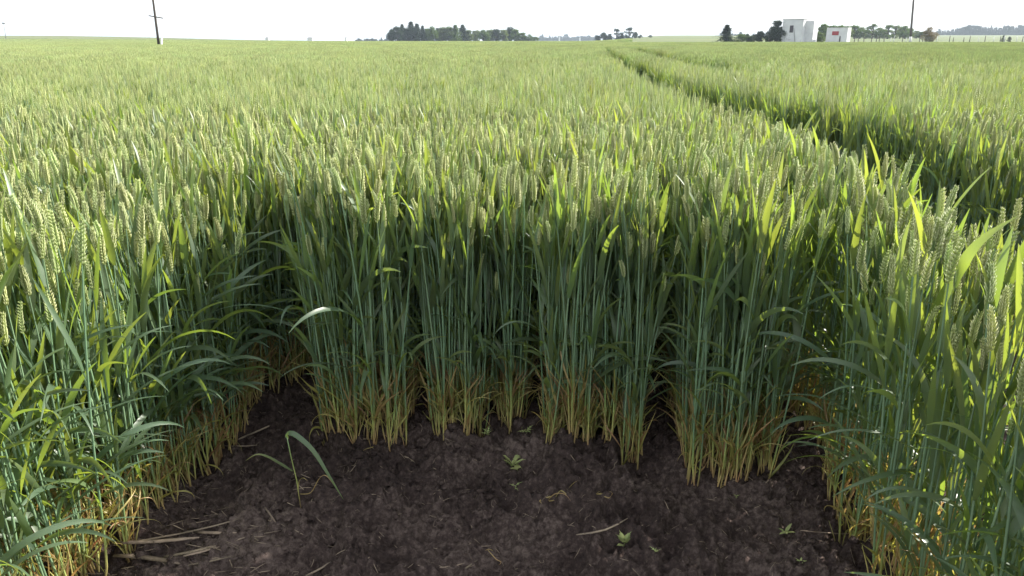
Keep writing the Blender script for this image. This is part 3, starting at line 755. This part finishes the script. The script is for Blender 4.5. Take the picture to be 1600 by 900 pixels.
def tree_meshes(kind, seed):
    """unit tree, height 1"""
    rg = random.Random(seed); cr_ = MB(); tk = MB(); v = []; f = []
    if kind == 'spruce':
        tk.tube([(0, 0, -.03), (0, 0, .5), (0, 0, .97)], [.022, .012, .003], 6)
        for i in range(34):
            z = .03 + .95 * (i / 34) ** .9; rr = .36 * (1 - z) ** 1.0 * (1.15 if i % 3 == 0 else .75) * rg.uniform(.8, 1.15) + .01
            nb = 9
            for k in range(nb):
                a = rg.uniform(0, 6.28); L = rr * rg.uniform(.6, 1.15)
                for j in range(9):
                    t = (j + .5) / 9; p = Vector((math.cos(a) * L * t, math.sin(a) * L * t, z - L * .35 * t * t + rg.gauss(0, .008)))
                    quadleaf(v, f, p + Vector((rg.gauss(0, .012), rg.gauss(0, .012), 0)), .028 * (1.2 - .5 * t), rg)
    else:
        tall, wid, low = {'round': (1, .36, .04), 'shrub': (1, .62, -.05), 'open': (1, .40, -.02), 'poplar': (1, .16, .12)}[kind]
        tk.tube([(0, 0, -.03), (rg.gauss(0, .01), 0, .3), (rg.gauss(0, .02), 0, .6), (rg.gauss(0, .03), 0, .85)], [.03, .024, .015, .006], 6)
        nl = {'round': 34, 'shrub': 30, 'open': 26, 'poplar': 12}[kind]
        for i in range(nl):
            zc = low + (1 - low) * rg.uniform(.12, .9); env = math.sin(math.pi * min(.97, max(.08, (zc - low) / (1 - low))) ** .8)
            a = rg.uniform(0, 6.28); r_ = wid * env * rg.uniform(.35, .85)
            c = Vector((math.cos(a) * r_, math.sin(a) * r_, zc)); rc = rg.uniform(.10, .18) * (1.3 if kind == 'shrub' else 1) * (.75 if kind == 'open' else 1)
            tk.tube([(0, 0, max(.05, zc - .25)), tuple(c * .6 + Vector((0, 0, zc * .4 - .08))), tuple(c)], [.012, .008, .003], 4)
            for j in range(120 if kind != 'open' else 80):
                d = Vector((rg.gauss(0, 1), rg.gauss(0, 1), rg.gauss(0, .8))); d = d.normalized() * rc * rg.random() ** .45
                quadleaf(v, f, c + d, rg.uniform(.018, .034), rg)
            for j in range(10): quadleaf(v, f, c + Vector((rg.gauss(0, 1), rg.gauss(0, 1), rg.gauss(0, 1))) * rc * .9, .014, rg)
    cr_.add(v, f)
    return cr_, tk
TM = {}
def tree(px, ptop, Y, kind, M_, label, name='tree', group=None, wid=1.0, pbase=None, var=None):
    key = (kind, (var if var is not None else int(px * 7 + ptop)) % 3, M_.name)
    if key not in TM:
        a, b_ = tree_meshes(kind, hash(kind) % 1 + key[1] * 13 + len(kind)); TM[key] = (a.mesh('crown', [M_], False), b_.mesh('trunk', [M_bark]))
    cm, tm = TM[key]
    p = at(px, 63, Y); z0 = far_z(p.x, p.y); top = at(px, ptop, Y).z; h = (top - z0) * 1.03
    e = empty(name, (p.x, p.y, z0), (0, 0, (px * 1.7) % 6.28)); wid *= 1.35 if kind == 'spruce' else 1.1; e.scale = (h * wid, h * wid, h)
    tag(e, label, 'shrub' if 'shrub' in name or 'bush' in name else 'tree', group)
    for nm, me in (('crown', cm), ('trunk', tm)):
        o = bpy.data.objects.new(nm, me); col.objects.link(o); o.parent = e
G1 = 'trees of the grove on the horizon left of the middle'
L1 = [(612, 46, 'round', M_fd, 'low dark bushy tree at the left end of the central grove', 1.2),
      (621, 42, 'round', M_fd, 'dark rounded tree second from the left end of the central grove', 1.1),
      (629, 38, 'spruce', M_fd, 'dark pointed spruce, first conifer from the left in the central grove', 1.3),
      (637, 44, 'round', M_fd, 'dark tree between the first spruce and the tallest trees of the grove', 1.2),
      (643, 34, 'spruce', M_fd, 'tallest dark spruce of the central grove', 1.6),
      (652, 37, 'spruce', M_fd, 'dark spruce right beside the tallest spruce of the grove', 1.5),
      (661, 40, 'spruce', M_fd, 'narrow dark spruce right of the two tallest in the grove', 1.2),
      (669, 44, 'round', M_fm, 'green broadleaf tree between two dark spruces of the grove', 1.1),
      (676, 42, 'round', M_fm, 'rounded green tree left of the short dark spruce in the grove', 1.1),
      (684, 44, 'spruce', M_fd, 'short dark spruce in front of the pale green trees', 1.7),
      (692, 42, 'round', M_fl, 'pale green broad tree left of the middle of the grove', 1.2),
      (702, 42, 'round', M_fl, 'pale green broad tree in the middle of the grove', 1.3),
      (712, 39, 'spruce', M_fm, 'slim spruce top rising from the pale green trees', 1.6),
      (723, 39, 'spruce', M_fd, 'dark lone spruce in the middle of the grove', 1.8),
      (733, 47, 'round', M_fl, 'low pale green tree right of the lone dark spruce', 1.3),
      (744, 47, 'round', M_fl, 'second low pale green tree right of the lone dark spruce', 1.4),
      (755, 47, 'round', M_fm, 'low green tree in the right half of the grove', 1.4),
      (766, 46, 'round', M_fl, 'pale low tree left of the dark top in the grove', 1.4),
      (776, 45, 'round', M_fd, 'small dark crown topping the right half of the grove', 1.2),
      (787, 46, 'round', M_fl, 'pale green tree just left of the big dark oak', 1.2),
      (798, 43, 'round', M_fd, 'big dark rounded tree near the right end of the grove', 1.5),
      (806, 46, 'round', M_fm, 'green tree leaning against the big dark rounded tree', 1.2),
      (816, 51, 'round', M_fm, 'first of the falling trees at the right end of the grove', 1.5),
      (826, 54, 'shrub', M_fm, 'low bushy tree near the right tip of the grove', 1.2),
      (836, 57, 'shrub', M_fm, 'last low bush at the right tip of the grove', 1.4)]
for px, pt, kd, mt, lb, wd in L1: tree(px, pt, 430 + (px % 5) * 7, kd, mt, lb, 'spruce_tree' if kd == 'spruce' else 'broadleaf_tree', G1, wd)
G2 = 'trees of the small grove where the wheel track meets the horizon'
for px, pt, kd, wd, lb in [(934, 55, 'round', 1.5, 'low dark tree at the left end of the small grove'), (943, 51, 'round', 1.5, 'dark rounded tree second from left in the small grove'),
                       (952, 53, 'round', 1.2, 'dip between crowns, low dark tree of the small grove'), (963, 45, 'open', 1.4, 'dark open crowned tree in the middle of the small grove'),
                       (971, 52, 'round', 1.3, 'low tree between the two tallest of the small grove'), (983, 43, 'open', 1.5, 'tallest dark tree of the small grove'),
                       (992, 50, 'round', 1.3, 'dark tree right of the tallest in the small grove'), (1000, 54, 'shrub', 1.2, 'low dark bush at the right end of the small grove'), (1016, 54.5, 'shrub', 1.6, 'tiny lone bush on the slope right of the small grove')]:
    tree(px, pt, 460, kd, M_fd, lb, 'broadleaf_tree' if kd != 'shrub' else 'bush', G2, wd)
G3 = 'bushes and trees around the white buildings'
for px, pt, kd, mt, wd, lb in [(1134.5, 39, 'spruce', M_fd, 2.1, 'dark conical tree standing alone left of the white buildings'),
        (1158, 53, 'shrub', M_fm, 1.5, 'low green bush right of the lone conical tree'), (1168, 54, 'shrub', M_fd, 1.2, 'low dark bush in the middle between conical tree and tall bush'),
        (1178, 53, 'shrub', M_fd, 1.4, 'dark bush with the taller tip, left of the dense tree'), (1187, 48, 'round', M_fd, 1.2, 'small dark tree with a pointed tip beside the dense tree'),
        (1213, 32, 'round', M_fd, 1.0, 'dense dark tree touching the left side of the tall white block'), (1203, 43, 'shrub', M_fd, .9, 'dark bush at the left foot of the dense tree'),
        (1222, 41, 'shrub', M_fd, .9, 'dark bush between the dense tree and the white wall'), (1276, 50, 'shrub', M_fm, 1.0, 'light green bush at the right side of the tall white block'),
        (1283, 52, 'shrub', M_fl, 1.0, 'pale bush between the two white buildings')]:
    tree(px, pt, 172 + (3 if px > 1270 else 1), kd, mt, lb, 'bush' if kd == 'shrub' else 'conical_tree' if kd == 'spruce' else 'dense_tree', G3, wd)
for px, pt, wd, mt, lb in [(1286, 38, 1.3, M_fm, 'dark green crown rising behind the gap between the white buildings'), (1298, 39, 1.3, M_fm, 'green crown behind the left end of the low hut'), (1310, 40, 1.3, M_fm, 'green crown behind the middle of the low hut'), (1322, 41, 1.3, M_fl, 'pale green crown behind the right end of the low hut')]:
    tree(px, pt, 230, 'round', mt, lb, 'broadleaf_tree', G3, wd)
G4 = 'loose trees in the hedge line behind the fence'
for i, (px, pt, kd) in enumerate([(1334, 40, 'round'), (1343, 42, 'round'), (1352, 42, 'open'), (1362, 37, 'open'), (1371, 43, 'open'), (1379, 45, 'round'), (1386, 39, 'open'), (1397, 40, 'open'), (1405, 42, 'round'), (1413, 40, 'open'), (1420, 44, 'round'), (1431, 48, 'round'), (1438, 49, 'round')]):
    tree(px, pt, 300 + i % 3 * 8, kd, M_fl if i % 3 else M_fm, ['leftmost', 'second', 'third', 'fourth', 'fifth', 'sixth', 'seventh', 'eighth', 'ninth', 'tenth', 'eleventh', 'twelfth', 'rightmost'][i] + ' pale tree, counted from the left, in the loose hedge line behind the fence', 'hedge_tree', G4, 1.5)
tree(1452, 43, 178, 'shrub', M_fo, 'orange tinged bushy shrub by the fence right of the slim pole', 'bush', None, .95)
tree(1567.5, 55.5, 176, 'shrub', M_fd, 'small dark bush at the fence, left of the right edge pair', 'bush', None, .5)
tree(1577, 57, 176, 'shrub', M_fd, 'small brown bush at the fence near the right edge', 'bush', None, .6)
# far woods: read as one mass
def wood(name, pxs, Y, tops, mt, label, seed, wdt, kinds=('round', 'spruce', 'round')):
    rg = random.Random(seed); mb = MB()
    U_ = {k: tree_meshes(k, 5)[0] for k in set(kinds)}
    px = pxs[0]
    while px < pxs[1]:
        p = at(px, 63, Y + rg.uniform(-30, 30)); z0 = far_z(p.x, p.y) - 1; t = np.interp(px, [a for a, _ in tops], [b for _, b in tops]) + rg.gauss(0, 1.5)
        h = at(px, t, Y).z - z0; k = rg.choice(kinds)
        mb.merge(U_[k], Matrix.Translation((p.x, p.y, z0)) @ Matrix.Rotation(rg.uniform(0, 6.28), 4, 'Z') @ Matrix.Diagonal((h * wdt, h * wdt, h, 1)))
        px += rg.uniform(1.4, 2.8)
    tag(mb.build(name, mt, smooth=False), label, 'wood', kind='stuff')
wood('far_wood', (1462, 1625), 900, [(1462, 47), (1490, 44), (1515, 40), (1560, 43), (1600, 38)], M_fd, 'bluish far-off wood along the horizon at the right edge', 1, .85, ('spruce', 'round', 'spruce'))
wood('distant_treeline', (842, 934), 1500, [(842, 58), (880, 58), (925, 57)], M_fd, 'faint blue treeline on the horizon between the two groves', 2, 1.6)
wood('far_hedge', (1140, 1170), 700, [(1140, 54), (1155, 52), (1170, 53)], M_fd, 'faint far hedge on the slope left of the white buildings', 3, 1.5)
wood('horizon_bushes', (556, 606), 900, [(556, 61), (606, 60)], M_fd, 'tiny bushes on the horizon left of the central grove', 4, 1.6)
for px, pt, Y, lb in [(874, 55, 1300, 'tiny pale tower among the far treeline'), (906, 57.5, 1300, 'tiny pale mast like building right of the far tower')]:
    p = at(px, 63, Y); e = empty('distant_tower', (p.x, p.y, far_z(p.x, p.y) - 1)); tag(e, lb, 'tower'); hh = at(px, pt, Y).z - e.location.z
    m = MB(); m.box((0, 0, hh * .4), (2.2, 2.2, hh * .8)); m.build('wall', M_white, e, smooth=False)
    m = MB(); m.add([(-1.3, -1.3, hh * .8), (1.3, -1.3, hh * .8), (1.3, 1.3, hh * .8), (-1.3, 1.3, hh * .8), (0, 0, hh * 1.05)], [(0, 1, 4), (1, 2, 4), (2, 3, 4), (3, 0, 4), (3, 2, 1, 0)]); m.build('roof', M_roof, e, smooth=False)
for px, wpx, Y, lb in [(418, 5, 700, 'tiny roof peeping over the crest, left one'), (485, 8, 700, 'tiny grey roof peeping over the crest, right one'), (541, 3, 700, 'faint roof speck left of the central grove')]:
    p = at(px, 59.6, Y); e = empty('distant_house', (p.x, p.y, p.z - 2)); tag(e, lb, 'house', 'far roofs on the left crest'); k = wpx * Y / F / 2
    m = MB(); m.box((0, 0, .4), (k * 1.8, 5, 2.8)); m.build('wall', M_conc, e, smooth=False)
    m = MB(); m.add([(-k, -3, 1.8), (k, -3, 1.8), (k, 3, 1.8), (-k, 3, 1.8), (-k * .5, 0, 3.3), (k * .5, 0, 3.3)], [(0, 1, 5, 4), (1, 2, 5), (2, 3, 4, 5), (3, 0, 4), (3, 2, 1, 0)]); m.build('roof', M_roof, e, smooth=False)

# ------------------------------------------------------------------ air
hz = MB(); hz.box((0, 2990, 9), (7300, 6400, 56))
m, n, out = mat('air'); pv = n.nodes.new('ShaderNodeVolumePrincipled'); pv.inputs['Color'].default_value = (.72, .84, 1, 1)
pv.inputs['Density'].default_value = .0002; pv.inputs['Anisotropy'].default_value = .3; n.links.new(pv.outputs[0], out.inputs['Volume'])
tag(hz.build('haze', m, smooth=False), kind='stuff')
